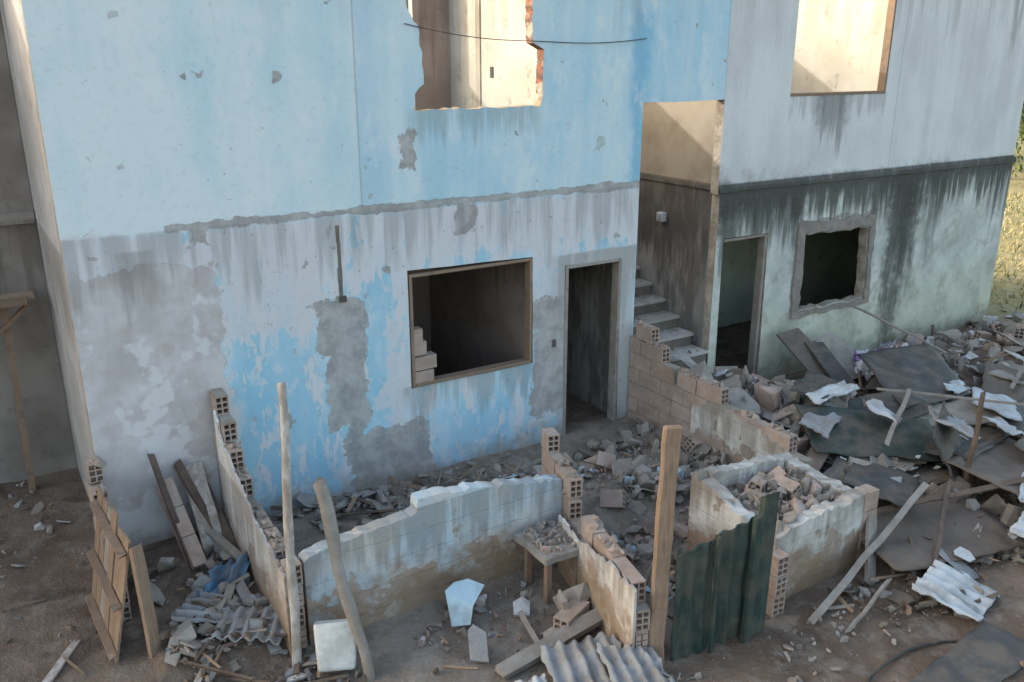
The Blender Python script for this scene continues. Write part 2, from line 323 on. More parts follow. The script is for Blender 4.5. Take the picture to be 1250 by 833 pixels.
def hollow(acc,L,W,H,mx,mat=BLOCK,nu=2,nv=3,dep=.09,wl=.012):
    def cuts(n,S):
        c=(S-wl*(n+1))/n;r=[-S/2];p=-S/2
        for i in range(n): p+=wl;r.append(p);p+=c;r.append(p)
        r.append(S/2);return r
    ys_=cuts(nu,W);zs_=cuts(nv,H)
    x0,x1=-L/2,L/2
    vs=[(x0,-W/2,-H/2),(x1,-W/2,-H/2),(x1,W/2,-H/2),(x0,W/2,-H/2),(x0,-W/2,H/2),(x1,-W/2,H/2),(x1,W/2,H/2),(x0,W/2,H/2)]
    fs=[(0,3,2,1),(4,5,6,7),(0,1,5,4),(2,3,7,6)]
    for sx,x in ((-1,x0),(1,x1)):
        for i in range(len(ys_)-1):
            for k in range(len(zs_)-1):
                a,b_,c,d=ys_[i],ys_[i+1],zs_[k],zs_[k+1];o=len(vs)
                if i%2==1 and k%2==1:
                    xi=x-sx*dep
                    vs+=[(x,a,c),(x,b_,c),(x,b_,d),(x,a,d),(xi,a,c),(xi,b_,c),(xi,b_,d),(xi,a,d)]
                    fs+=[(o,o+1,o+5,o+4),(o+1,o+2,o+6,o+5),(o+2,o+3,o+7,o+6),(o+3,o,o+4,o+7),(o+4,o+5,o+6,o+7)]
                else:
                    vs+=[(x,a,c),(x,b_,c),(x,b_,d),(x,a,d)];fs+=[(o,o+1,o+2,o+3)]
    acc.add(vs,fs,mat,mx)
def block_wall(acc,p0,p1,W,topfn,z0=0,H=.19,L=.39,mat=BLOCK,jit=.006):
    p0=Vector(p0);p1=Vector(p1);d=(p1-p0);T=d.length;d/=T;ang=math.atan2(d.y,d.x)
    z=z0;row=0
    while z<2.2:
        s=-(L/2 if row%2 else 0)
        while s<T:
            a=max(s,0);e=min(s+L,T);mid=(a+e)/2
            if e-a>.08 and topfn(mid)>z+H*.55:
                istop=topfn(mid)<=z+H*1.4
                if istop and R()<.5: 
                    if R()<.5: e-=U(.05,.15)
                    else: a+=U(.03,.12)
                    if e-a<.08: s+=L; continue
                    mid=(a+e)/2
                c=p0+d*mid
                mx=Matrix.Translation((c.x+U(-jit,jit),c.y+U(-jit,jit),z+H/2))@Matrix.Rotation(ang+U(-.02,.02)*(2.5 if istop else 1),4,'Z')@Matrix.Rotation(U(-.03,.03) if istop else 0,4,'Y')
                hollow(acc,e-a-.014,W,H-.014,mx,mat)
                if not istop:
                    acc.box(-(e-a)/2,(e-a)/2,-W/2+.008,W/2-.008,H/2-.008,H/2+.008,MORT,mx)
                elif R()<.8:
                    for q in range(9):
                        t=mx@Vector((U(-.45,.45)*(e-a),U(-.35,.35)*W,H/2)); chunk(acc,t.x,t.y,t.z,U(.02,.07),random.choice([MORT,BLOCK]))
                if topfn(e+L/2 if e<T else e)>z+H*.55 and e<T and not istop: acc.box((e-a)/2-.008,(e-a)/2+.008,-W/2+.008,W/2-.008,-H/2+.002,H/2-.01,MORT,mx)
            s+=L
        z+=H;row+=1
TPL=[]
for k in range(30):
    bm=bmesh.new();rr=random.Random(k);fl=rr.choice([.3,.45,.6,.8,1])
    for i in range(rr.choice([9,13,20,28])):
        v=Vector((rr.gauss(0,1),rr.gauss(0,1),rr.gauss(0,1))).normalized();v=Vector((max(-.62,min(.62,v.x)),max(-.62,min(.62,v.y)),max(-.6,min(.6,v.z))*fl))
        bm.verts.new(v)
    bmesh.ops.convex_hull(bm,input=bm.verts)
    lo=[v for v in bm.verts if not v.link_faces];bmesh.ops.delete(bm,geom=lo,context='VERTS')
    bm.verts.index_update();TPL.append(([tuple(v.co) for v in bm.verts],[tuple(v.index for v in f.verts) for f in bm.faces]));bm.free()
def chunk(acc,x,y,z,s,mat,tilt=3.1):
    t=random.choice(TPL);mx=Matrix.Translation((x,y,z))@Euler((U(-tilt,tilt),U(-tilt,tilt),U(0,6.3))).to_matrix().to_4x4()@Matrix.Diagonal((s*U(.8,1.5),s*U(.7,1.1),s*U(.6,1),1))
    acc.add(t[0],t[1],mat,mx)
def plate(acc,x,y,z,s,mat,th=.012,tilt=.35):
    n=random.choice([4,5,6,7]);a0=U(0,6);pts=[]
    for i in range(n):
        a=a0+6.283*(i+U(-.3,.3))/n;r=s*U(.3,.65);pts.append((math.cos(a)*r*1.3,math.sin(a)*r*.85))
    vs=[(p[0],p[1],-th/2) for p in pts]+[(p[0],p[1],th/2) for p in pts]
    fs=[tuple(range(n-1,-1,-1)),tuple(range(n,2*n))]+[(i,(i+1)%n,n+(i+1)%n,n+i) for i in range(n)]
    mx=Matrix.Translation((x,y,z))@Euler((U(-tilt,tilt),U(-tilt,tilt),U(0,6.3))).to_matrix().to_4x4();acc.add(vs,fs,mat,mx)
def beam(acc,p0,p1,w,t,mat,roll=0,seg=1,wob=0):
    p0=Vector(p0);p1=Vector(p1);d=p1-p0;L=d.length;q=d.to_track_quat('X','Z').to_matrix().to_4x4()
    mx=Matrix.Translation((p0+p1)/2)@q@Matrix.Rotation(roll,4,'X')
    vs=[];fs=[]
    for i in range(seg+1):
        x=-L/2+L*i/seg;oy=U(-wob,wob);oz=U(-wob,wob);k=U(.92,1.05) if wob else 1
        e=(lambda:U(-.03,.03)) if (wob and i in (0,seg)) else (lambda:0)
        vs+=[(x+e(),oy-w/2*k,oz-t/2),(x+e(),oy+w/2*k,oz-t/2),(x+e(),oy+w/2*k,oz+t/2),(x+e(),oy-w/2*k,oz+t/2)]
    for i in range(seg):
        o=i*4
        for j in range(4): fs.append((o+j,o+(j+1)%4,o+4+(j+1)%4,o+4+j))
    fs+=[(3,2,1,0),(seg*4,seg*4+1,seg*4+2,seg*4+3)]
    acc.add(vs,fs,mat,mx)
def pole(acc,p0,p1,r0,r1,mat,n=9,seg=14,wob=.012):
    p0=Vector(p0);p1=Vector(p1);d=p1-p0;q=d.to_track_quat('Z','X').to_matrix()
    vs=[];fs=[];sd=U(0,50)
    for i in range(seg+1):
        t=i/seg;c=p0.lerp(p1,t)+Vector((nz(sd,t*3),nz(sd+9,t*3),0))*wob*2
        for j in range(n):
            a=6.283*j/n;r=(r0+(r1-r0)*t)*(1+.25*nz(sd+math.cos(a)*.8,t*8,math.sin(a)*.8))
            vs.append(tuple(c+q@Vector((math.cos(a)*r,math.sin(a)*r,(U(-.03,.03) if i==seg else 0)))))
    for i in range(seg):
        for j in range(n): fs.append((i*n+j,i*n+(j+1)%n,(i+1)*n+(j+1)%n,(i+1)*n+j))
    fs.append(tuple(range(n-1,-1,-1)));fs.append(tuple(range(seg*n,seg*n+n)));acc.add(vs,fs,mat)
def sheet(name,c,mat,amp=.05,freq=4,res=26,th=.006,wave=0,wamp=0,edge=.02,parent=None):
    c=[Vector(p) for p in c];n=((c[1]-c[0]).cross(c[3]-c[0])).normalized();sd=U(0,90);vs=[];fs=[]
    eu=(c[1]-c[0]).normalized();ev=(c[3]-c[0]).normalized()
    for j in range(res+1):
        for i in range(res+1):
            u=i/res;v=j/res
            p=c[0].lerp(c[1],u).lerp(c[3].lerp(c[2],u),v)
            h=amp*(nz(u*freq+sd,v*freq)+.5*nz(u*freq*2.3+sd,v*freq*2.3,4))
            if wave: h+=wamp*math.sin(u*wave*6.283)
            k=edge*(U(-.25,.25)+3*nz(u*3+sd,v*3,7)+1.5*nz(u*9+sd,v*9,7))
            if i in(0,res): p=p+eu*k
            if j in(0,res): p=p+ev*k
            vs.append(tuple(p+n*h))
    fs=[(j*(res+1)+i,j*(res+1)+i+1,(j+1)*(res+1)+i+1,(j+1)*(res+1)+i) for j in range(res) for i in range(res)]
    a=Acc();a.add(vs,fs,mat);o=a.make(name,parent,smooth=True)
    s=o.modifiers.new('s','SOLIDIFY');s.thickness=th;return o
def boardobj(name,pts,th,mat,jg=.0,parent=None):
    P=[Vector(p) for p in pts];n=((P[1]-P[0]).cross(P[2]-P[0])).normalized();k=len(P)
    a=Acc();a.add([tuple(p) for p in P]+[tuple(p+n*th) for p in P],[tuple(range(k-1,-1,-1)),tuple(range(k,2*k))]+[(i,(i+1)%k,k+(i+1)%k,k+i) for i in range(k)],mat)
    return a.make(name,parent,fix=True)

# ------------------------------------------------------------ BUILDING
B=empty("derelict_apartment_building")
hw=jag([(-1.88,3.84),(-.41,3.84),(-.38,4.0),(-.37,4.4),(-.50,4.46),(-.53,5.15),(-1.93,5.15),(-1.92,4.8),(-1.79,4.55),(-1.76,4.08),(-1.86,3.99)],.055,.013)
lw=jag([(-2.01,1.01),(-.48,1.01),(-.49,2.24),(-2.01,2.28)],.25,.004)
outer=[(-5.07,-.3),(-.03,-.3),(-.05,2.09),(.75,2.07),(.79,-.3),(.99,-.3),(.99,3.84),(1.5,3.83),(2.262,3.84),(2.262,5.6),(-5.07,5.6)]
panel("blue_facade_wall",[outer,hw,lw],'y',0,.13,MB,MR,B)
rw=rect(3.42,5.33,3.85,5.15); rl=jag([(4.0,.94),(5.40,.93),(5.34,1.98),(3.98,2.02)],.1,.022)
outer=[(2.265,2.70),(2.30,2.70),(2.30,-.3),(2.45,-.3),(2.42,2.13),(3.25,2.12),(3.30,-.3),(8.92,-.3),(8.90,5.6),(2.265,5.6)]
panel("white_facade_wall",[outer,rw,rl],'y',0,.13,MW,MR,B)
rh=[(x+(.025 if x<4.7 else -.025)*-1,z+(.025 if z<1.4 else -.025)*-1) for x,z in rl]
panel("window_surround",[jag([(3.84,.84),(5.52,.84),(5.47,2.16),(3.83,2.20)],.12,.025),rh],'y',-.032,.03,CONC,CONC,B)
pts=jag([(2.28,2.72),(8.95,2.70),(8.95,2.79),(2.28,2.80)],.15,.008);
panel("slab_edge_moulding",[pts],'y',-.022,.02,MW,MW,B)
panel("stairwell_side_wall",[[(.131,-.3),(4.5,-.3),(4.5,5.6),(.131,5.6)]],'x',2.30,.13,MS,MS,B)
panel("stair_ledge",[rect(.0,4.4,2.74,2.80)],'x',2.275,.023,MS,MS,B)
panel("stairwell_left_wall",[rect(.131,4.5,-.3,2.8)],'x',.86,.13,MS,MS,B)
panel("left_gable_wall",[rect(.131,4.63,-.3,5.6)],'x',-5.07,.13,MSIDE,MSIDE,B)
panel("right_gable_wall",[rect(.131,4.63,-.3,5.6)],'x',8.77,.13,MSIDE,MSIDE,B)
panel("rear_wall",[rect(-4.935,8.765,-.3,5.6)],'y',4.501,.13,MI,MI,B)
panel("upper_floor_slab_left",[rect(-4.935,.99,.132,4.49)],'z',2.66,.14,CONC,CONC,B)
panel("upper_floor_slab_right",[rect(2.432,8.765,.132,4.49)],'z',2.66,.14,CONC,CONC,B)
panel("upper_partition_left",[jag([(.135,2.805),(2.13,2.805),(2.13,5.55),(.135,5.6)],.3,.01)],'x',-.30,.1,MIL,MIL,B)
panel("upper_cross_wall_left",[rect(-.80,-.303,2.805,5.5)],'y',2.14,.1,MID,MIL,B)
panel("upper_partition_right",[rect(.135,3.6,2.805,5.6)],'x',6.0,.1,MIL,MIL,B)
panel("lower_partition_left",[rect(-4.93,.85,-.2,2.655)],'y',2.6,.1,MID,MID,B)
panel("lower_partition_right",[rect(2.44,8.76,-.2,2.655)],'y',2.2,.1,MIG,MIG,B)
panel("lower_cross_wall_left",[rect(.135,2.59,-.2,2.655)],'x',-.45,.1,MID,MID,B)
a=Acc();a.box(-.312,-.301,1.12,1.18,4.10,4.22,BLACKP);a.box(-.315,-.301,1.40,1.50,2.81,5.5,MI);a.make("inner_switch",B)
a=Acc()
for i in range(16):
    y=-.85+i*.285;rz=.17*(i+1)-.02
    if y>4.2: break
    x1=2.27 if y>-.01 else 2.18
    a.box(1.02,x1,y,y+.30,rz-.17-(.1 if i else .4),rz-.035,CDARK);a.box(1.005,x1+.01,y-.025,y+.295,rz-.034,rz+U(-.004,.004),STEP)
    for q in range(9): chunk(a,U(1.1,2.2),y+U(0,.25),rz+.01,U(.01,.06),MORT)
a.make("stair_flight",B)
def frame(a,x0,x1,z0,z1,w,mat,y0=-.012,y1=.10,bottom=True):
    a.box(x0,x0+w,y0,y1,z0,z1,mat);a.box(x1-w,x1,y0,y1,z0,z1,mat);a.box(x0+w,x1-w,y0+.002,y1,z1-w,z1,mat)
    if bottom:a.box(x0+w,x1-w,y0-.012,y1,z0,z0+w,mat)
a=Acc();frame(a,-1.995,-.50,1.02,2.232,.032,WOOD);a.make("lower_window_frame",B,bevel=.004)
a=Acc();frame(a,-.045,.765,-.05,2.085,.04,CONC,-.015,.12,False);a.box(.0,.72,.02,.1,-.1,-.02,CDARK);a.make("door_frame",B,bevel=.005)
a=Acc();a.box(5.295,5.33,-.01,.1,3.85,5.15,WOOD);a.box(3.42,5.29,-.01,.1,3.852,3.885,WOOD);a.make("upper_window_frame",B)
a=Acc();a.box(3.20,3.245,.01,.12,-.1,2.10,WOODG);a.box(2.45,3.19,.01,.12,2.08,2.115,WOODG);a.make("right_door_frame",B)
a=Acc()
z=2.12
while z<2.8:
    h=U(.07,.14);w_=U(.028,.042);a.box(-2.72-w_/2+U(-.005,.005),-2.72+w_/2,-.005,-.001,z,min(2.81,z+h),CDARK);z+=h+.001
a.box(-2.745,-2.68,-.03,-.001,2.06,2.12,BLACKP);a.make("conduit_chase",B)
a=Acc();a.box(-.215,-.165,-.016,-.001,1.15,1.24,BLACKP);a.make("light_switch",B,bevel=.004)
a=Acc();a.box(2.22,2.299,.94,1.06,2.22,2.34,GREY);a.box(2.21,2.22,.96,1.04,2.24,2.32,TILE);a.make("electrical_box",B,bevel=.012)
a=Acc()
for (x,z,s) in [(-1.86,1.105,.24),(-1.84,1.265,.27),(-1.90,1.43,.16),(-1.92,1.57,.12)]:
    hollow(a,s,.12,.145,Matrix.Translation((x,.06,z))@Matrix.Rotation(U(-.04,.04),4,'Z'),BLOCK)
a.make("window_infill_blocks",B)
a=Acc();beam(a,(-1.95,.30,2.20),(-1.45,.6,2.17),.12,.1,WOODL);a.make("roof_beam",B)
cu=bpy.data.curves.new("wall_cable",'CURVE');cu.dimensions='3D';cu.bevel_depth=.004
sp=cu.splines.new('NURBS');pp=[(-1.95,4.62),(-1.2,4.47),(-.4,4.50),(.3,4.44),(.99,4.52)];sp.points.add(len(pp)-1);sp.use_endpoint_u=True
for i,q in enumerate(pp): sp.points[i].co=(q[0],-.015,q[1],1)
cu.materials.append(RUBBER);link(bpy.data.objects.new("wall_cable",cu),B)
Nb=empty("neighbouring_house")
panel("front_wall",[rect(-14,-5.075,-.3,5.6)],'y',2.3,.15,MN,MN,Nb)
panel("floor_ledge",[rect(-14,-5.08,2.72,2.84)],'y',2.24,.058,MN,MN,Nb)
panel("side_wall",[rect(2.46,6,-.3,5.6)],'x',-14,.15,MN,MN,Nb)

# ------------------------------------------------------------ YARD WALLS
def wall_poly(name,p0,p1,th,prof,mat,z0=-.35,amp=.018):
    p0=Vector((*p0,0));p1=Vector((*p1,0));d=(p1-p0);L=d.length;d/=L;n=Vector((-d.y,d.x,0))
    top=jag([(s*L,z) for s,z in prof],.045,amp,False)
    loop=[(0,z0),(L,z0)]+[t for t in reversed(top)]
    o=panel(name,[loop],'y',-th/2,th,mat,mat)
    for v in o.data.vertices:
        q=p0+d*v.co.x+n*v.co.y;v.co=(q.x,q.y,v.co.z)
    o.data.update();return o
o=wall_poly("low_front_yard_wall",(-3.93,-1.95),(-1.5,-1.95),.13,[(0,.64),(.08,.70),(.22,.73),(.40,.78),(.405,.89),(.62,.85),(.80,.76),(1,.68)],MYW)
E=empty("block_partition_wall")
a=Acc();tp=lambda s: 1.52 if s<.3 else (1.0 if s<.55 else (.88 if s<.9 else max(.5,.75-.15*(s-.9))))
block_wall(a,(-4.0,-.02),(-4.02,-2.05),.12,tp,-.1);a.make("blocks",E)
o=wall_poly("plaster_skin",(-4.075,-.22),(-4.095,-2.07),.022,[(0,1.30),(.06,1.22),(.1,1.05),(.2,1.02),(.28,.90),(.45,.84),(.55,.72),(.8,.66),(1,.60)],MYP,amp=.03);o.parent=E
E=empty("hollow_block_wall")
a=Acc();tp=lambda s: 1.22 if s<.3 else (1.05 if s<.6 else (.9 if s<1.1 else max(.35,.9-.2*(s-1.1))))
block_wall(a,(1.0,-.02),(.98,-2.75),.12,tp,-.05);a.make("blocks",E)
o=wall_poly("plaster_skin",(.93,-1.15),(.91,-2.75),.02,[(0,.55),(.2,.72),(.6,.66),(1,.45)],MYC,amp=.03);o.parent=E
E=empty("stepped_block_wall")
a=Acc();tp=lambda s: .95 if s<.35 else (.75 if s<.6 else (.55 if s<1.2 else .62))
block_wall(a,(-1.28,-1.45),(-1.88,-3.6),.12,tp,-.2);a.make("blocks",E)
o=wall_poly("plaster_skin",(-1.62,-2.15),(-1.96,-3.6),.02,[(0,.42),(.3,.40),(.6,.52),(1,.57)],MYP,amp=.03);o.parent=E
E=empty("masonry_tank")
o=wall_poly("front_side",(-.42,-3.5),(.78,-3.5),.13,[(0,.50),(.3,.55),(.5,.58),(.8,.55),(1,.60)],MYC,amp=.025);o.parent=E
o=wall_poly("left_side",(-.42,-3.43),(-.40,-2.6),.13,[(0,.52),(.5,.62),(1,.72)],MYC,amp=.025);o.parent=E
o=wall_poly("right_side",(.72,-3.43),(.74,-2.6),.13,[(0,.55),(1,.6)],MYC);o.parent=E
o=wall_poly("rear_side",(-.33,-2.66),(.65,-2.66),.12,[(0,.72),(1,.62)],MYC);o.parent=E
a=Acc()
for k in range(4): hollow(a,.2,.14,.18,Matrix.Translation((.84,-3.5,-.08+k*.19))@Matrix.Rotation(U(-.05,.05),4,'Z'))
for k in range(3): hollow(a,.18,.13,.18,Matrix.Translation((-.45,-3.61,-.06+k*.19))@Matrix.Rotation(1.57+U(-.1,.1),4,'Z'))
a.box(-.34,.65,-3.42,-2.73,-.2,.49,MORT);a.make("block_ends",E)
E=empty("broken_corner_wall")
a=Acc();tp=lambda s: 1.0-.45*s
block_wall(a,(-5.10,-.03),(-5.13,-1.0),.12,tp,-.1);a.make("blocks",E)
E=empty("collapsed_block_wall");a=Acc()
block_wall(a,(6.9,-1.55),(8.6,-.9),.13,lambda s:.45-.1*math.sin(s*7),-.05,mat=CONC);a.make("blocks",E)

# ------------------------------------------------------------ RUBBLE
def scatter(name,regs):
    a=Acc()
    for (x0,x1,y0,y1,n,s0,s1,mats,kinds,zo) in regs:
        for i in range(n):
            x=U(x0,x1);y=U(y0,y1)
            if nz(x,y,11,1.6)<U(-.35,.2): continue
            s=s0+(s1-s0)*R()**5;m=random.choice(mats);k=random.choice(kinds);z=G(x,y)+zo*R()
            if k=='c': chunk(a,x,y,z+s*.1,s,m)
            elif k=='p': plate(a,x,y,z+.02+s*.1,s*1.6,m,tilt=.5)
            elif k=='w': 
                if R()<.55: continue
                an=U(0,6.28);l=s*U(2,6);t=U(-.15,.3);beam(a,(x,y,z+.02),(x+math.cos(an)*l,y+math.sin(an)*l,z+.04+max(0,t)*l),U(.015,.05),U(.008,.025),random.choice([WOOD,WOODG,WOODD,WOODD]),U(0,3),3,.003)
            elif k=='b': hollow(a,U(.12,.3),.12,.17,Matrix.Translation((x,y,z+.04))@Euler((U(-1,1),U(-.6,.6),U(0,6.3))).to_matrix().to_4x4(),random.choice([BLOCK,BLOCK,CONC]))
    return a.make(name)
gm=[CONC,CONC,CDARK,BLOCK,MORT,WHITEF]
DST=[CDARK,BROWNP,MORT,CONC]
scatter("rubble_pile",[
 (-1.2,.9,-3.3,-.2,2900,.008,.17,[CONC,CONC,MORT,MORT,CDARK,MORT,CONC,BLOCK,BLUEF] ,['c','c','c','c','c','p','w'],.03),
 (-1.1,.85,-3.0,-.6,10,.1,.2,[BLOCK],['b'],.03),
 (-3.9,-1.2,-1.85,-.1,1900,.006,.10,gm+[BLUEF,MORT,MORT,MORT,CDARK],['c','c','c','c','p','w'],.01),
 (-3.8,-2.6,-.9,-.1,130,.06,.2,[TILE,TILE,WOODG,CONC],['p','p','w','c'],.08)])
scatter("rubble_pile",[
 (1.08,3.2,-2.9,.0,2600,.010,.28,[CONC,CONC,MORT,BLOCK,CDARK,MORT],['c','c','c','c','p'],.09),
 (1.1,2.9,-2.4,-.1,16,.1,.2,[BLOCK],['b'],.14)])
scatter("demolition_debris",[
 (1.0,6.5,-4.6,-.7,2500,.012,.24,[CONC,CDARK,TILE,TILE,BROWNP,BROWNP,CDARK,BLACKP],['c','c','c','p','p','w'],.08),
 (1.0,6.5,-4.6,-.7,140,.04,.2,[WHITEF,GREY,TILE],['p'],.28),
 (5.8,9.6,-2.4,-.1,1500,.012,.25,[CONC,CONC,CDARK,WHITEF,BLOCK,MORT,CDARK],['c','c','c','p'],.10),
 (.2,2.2,-4.8,-3.7,450,.012,.14,[CONC,TILE,CDARK,BROWNP],['c','c','p','w'],.04),
 (5.5,9.5,-2.2,-.3,18,.1,.2,[BLOCK],['b'],.1)])
scatter("scattered_rubble",[
 (-4.9,-4.15,-1.9,-.1,420,.012,.16,[TILE,CONC,WOODG,MORT,CDARK],['c','p','w','w'],.06),
 (-4.9,-3.9,-3.0,-1.4,600,.010,.14,[TILE,CONC,WOODG,BROWNP,CDARK],['c','p','w','w'],.05),
 (-3.9,-1.9,-3.6,-2.1,900,.005,.08,gm+[TILE]+DST,['c','c','c','p','w'],.01),
 (-1.8,1.5,-5.2,-3.8,1100,.004,.06,gm+[TILE]+DST,['c','c','c','p','w'],.0),
 (-9,-5.2,-2.0,2.2,1000,.005,.10,gm+[TILE,WOODG]+DST,['c','c','c','p','w'],.0),
 (8,12,-3.5,1.0,300,.02,.14,gm,['c','p'],.0)])
a=Acc()
for i in range(700):
    x=U(-.4,.72);y=U(-3.5,-2.62);r=1-min(1,math.hypot((x-.15)/.65,(y+3.05)/.5));s=.010+.13*R()**5
    chunk(a,x,y,.495+.10*r*R()**.4,s,random.choice([CONC,MORT,MORT,BLOCK,CDARK,MORT]))
for i in range(3): hollow(a,U(.12,.25),.12,.16,Matrix.Translation((U(-.1,.5),U(-3.3,-2.8),.56))@Euler((U(-1,1),U(-.6,.6),U(0,6.3))).to_matrix().to_4x4(),BLOCK)
a.make("rubble_heap")
a=Acc()
for (x,y,z,s,m) in [(1.35,-.7,.60,.42,CONC),(1.75,-.9,.53,.38,MORT),(2.1,-.6,.52,.35,CONC),(1.5,-1.3,.46,.35,CONC),(2.35,-1.2,.36,.4,STEP),(1.8,-1.7,.36,.34,CONC),(2.6,-1.6,.31,.35,MORT),(1.3,-1.9,.36,.3,CONC),(2.7,-.8,.28,.32,CONC),(1.6,-.35,.68,.3,STEP)]:
    chunk(a,x,y,z,s,m,.5)
a.make("broken_concrete_slab")

# ------------------------------------------------------------ POSTS, WOOD
a=Acc();pole(a,(-4.10,-2.17,-.2),(-4.04,-2.19,2.18),.040,.030,WOODW,seg=24,wob=.02);a.make("wooden_post",smooth=True)
a=Acc();pole(a,(-3.69,-2.62,-.2),(-3.77,-2.09,1.32),.042,.052,WOODG,seg=20,wob=.02);a.make("leaning_log",smooth=True)
a=Acc();beam(a,(-1.76,-3.62,-.25),(-1.69,-3.60,1.84),.13,.06,WOODP,.9,14,.009);a.make("wooden_post",bevel=.012)
a=Acc();pole(a,(2.6,-3.45,-.1),(2.55,-3.5,1.15),.03,.025,WOODD);a.make("wooden_stake",smooth=True)
E=empty("wooden_gate");a=Acc()
A=Vector((-5.13,-.55,.98));Bq=Vector((-5.06,-1.48,.93));C_=Vector((-5.30,-1.55,-.12));D=Vector((-5.34,-.6,-.12))
for i in range(6):
    t0=i/6;t1=(i+.93)/6;dz=Vector((0,0,U(-.05,.05)))
    boardobj("plank",[A.lerp(Bq,t0)+dz,A.lerp(Bq,t1)+dz,D.lerp(C_,t1),D.lerp(C_,t0)],.018,random.choice([WOOD,WOODP,WOOD,WOODG]),parent=E)
for t in (.12,.5,.85):
    o1=Vector((-.03,0,0));beam(a,tuple(A.lerp(D,t)+o1),tuple(Bq.lerp(C_,t)+o1),.06,.03,WOOD,0,4,.003)
beam(a,(-5.03,-1.54,.90),(-5.0,-1.60,-.2),.09,.045,WOODP,0,5,.004);a.make("frame",E)
a=Acc();beam(a,(-7.2,2.02,2.0),(-5.22,2.02,2.04),.2,.04,WOODL);beam(a,(-7.2,1.78,2.0),(-5.3,1.82,2.03),.18,.04,WOOD)
beam(a,(-5.55,1.95,-.1),(-5.5,1.95,2.0),.09,.06,WOOD);beam(a,(-6.9,1.95,-.1),(-6.9,1.95,2.0),.09,.06,WOOD);beam(a,(-5.28,1.9,1.98),(-5.9,1.9,1.45),.07,.04,WOOD);a.make("wooden_scaffold")
a=Acc();beam(a,(-4.27,-.66,-.02),(-4.30,-.04,.74),.20,.03,WOODW,0,4,.004);a.make("leaning_board")
a=Acc()
for (p,q,w,t,m) in [((-4.15,-.6,0),(-4.42,-.05,.8),.07,.04,WOODD),((-4.12,-.75,0),(-4.2,-.05,.5),.09,.04,WOODD),((-4.5,-.75,.02),(-4.63,-.05,.95),.05,.04,WOODD),((-4.1,-.9,.1),(-4.35,-.3,.3),.08,.03,WOODG),((-4.7,-1.9,-.08),(-4.3,-1.2,.12),.07,.03,WOODG),((-4.2,-2.0,-.08),(-4.25,-1.2,.1),.09,.03,TILE),((-4.85,-2.1,-.08),(-4.5,-1.6,.02),.05,.02,WOODW),((-5.3,-1.9,-.05),(-4.95,-2.3,-.05),.05,.02,WOODG),((-4.95,-1.3,-.03),(-4.5,-1.05,.03),.08,.03,TILE),((-5.5,-1.1,-.03),(-5.75,-1.5,-.03),.06,.02,WOODW),((-4.6,-2.3,-.12),(-4.1,-2.35,-.1),.05,.02,WOODW)]: beam(a,p,q,w,t,m,0,3,.004)
a.make("dark_planks")
a=Acc()
P=Vector((-4.46,-.72,.07));Q=Vector((-4.56,-.1,.66));d=Q-P;mq=d.to_track_quat('X','Z').to_matrix().to_4x4()
for i in range(3): hollow(a,.28,.12,.16,Matrix.Translation(P.lerp(Q,(i+.5)/3))@mq,BLOCK,2,3)
a.make("hollow_lintel")
E=empty("concrete_bench");a=Acc()
pts=jag(rect(-2.07,-1.53,-2.60,-2.10),.08,.012);o=panel("top_slab",[pts],'z',.28,.06,CONC,CONC,E)
for (x,y) in [(-2.0,-2.52),(-1.72,-2.55),(-1.62,-2.2),(-1.98,-2.18)]: beam(a,(x,y,-.2),(x+U(-.01,.01),y,.28),.05,.05,WOOD)
for i in range(170): chunk(a,U(-2.03,-1.56),U(-2.57,-2.13),.345+.02*R(),.012+.05*R()**2.5,random.choice([CONC,MORT,BLOCK]))
a.make("legs_and_crumbs",E)
bm=bmesh.new();bmesh.ops.create_cube(bm,size=1)
for v in bm.verts:
    k=1 if v.co.z>0 else .82; v.co=Vector((v.co.x*.34*k,v.co.y*.17*k,v.co.z*.36))
bmesh.ops.bevel(bm,geom=bm.edges[:],offset=.035,segments=4,affect='EDGES',profile=.6)
top=max(bm.faces,key=lambda f:f.calc_center_median().z)
bmesh.ops.inset_individual(bm,faces=[top],thickness=.02,depth=-.02)
front=min(bm.faces,key=lambda f:f.calc_center_median().y);bmesh.ops.inset_individual(bm,faces=[front],thickness=.025,depth=-.006)
me=bpy.data.meshes.new("plastic_cistern");bm.to_mesh(me);bm.free();me.materials.append(WPL)
for p_ in me.polygons:p_.use_smooth=True
o=link(bpy.data.objects.new("plastic_cistern",me));o.matrix_world=Matrix.Translation((-3.84,-2.36,.07))@Euler((-.45,.05,-.35)).to_matrix().to_4x4()
E=empty("green_metal_gate")
sheet("corrugated_panel",[(-1.63,-3.66,-.18),(-1.27,-3.70,-.18),(-1.27,-3.70,.84),(-1.63,-3.66,.80)],GATEG,.02,3,40,.004,3,.012,.008,E)
sheet("corrugated_panel",[(-1.26,-3.69,-.18),(-.90,-3.74,-.18),(-.88,-3.74,.93),(-1.27,-3.69,.87)],GATEG,.02,3,40,.004,3,.012,.008,E)
a=Acc();beam(a,(-.80,-3.76,-.2),(-.78,-3.76,1.10),.16,.05,GATEG,1.57,4,.003);beam(a,(-.95,-3.80,-.2),(-.93,-3.8,.98),.08,.04,GATEG,1.57,4,.003);beam(a,(-1.28,-3.74,-.18),(-1.28,-3.74,.88),.03,.025,GATEG);beam(a,(-1.62,-3.61,.6),(-.85,-3.69,.66),.04,.03,METAL);a.make("gate_stiles",E)
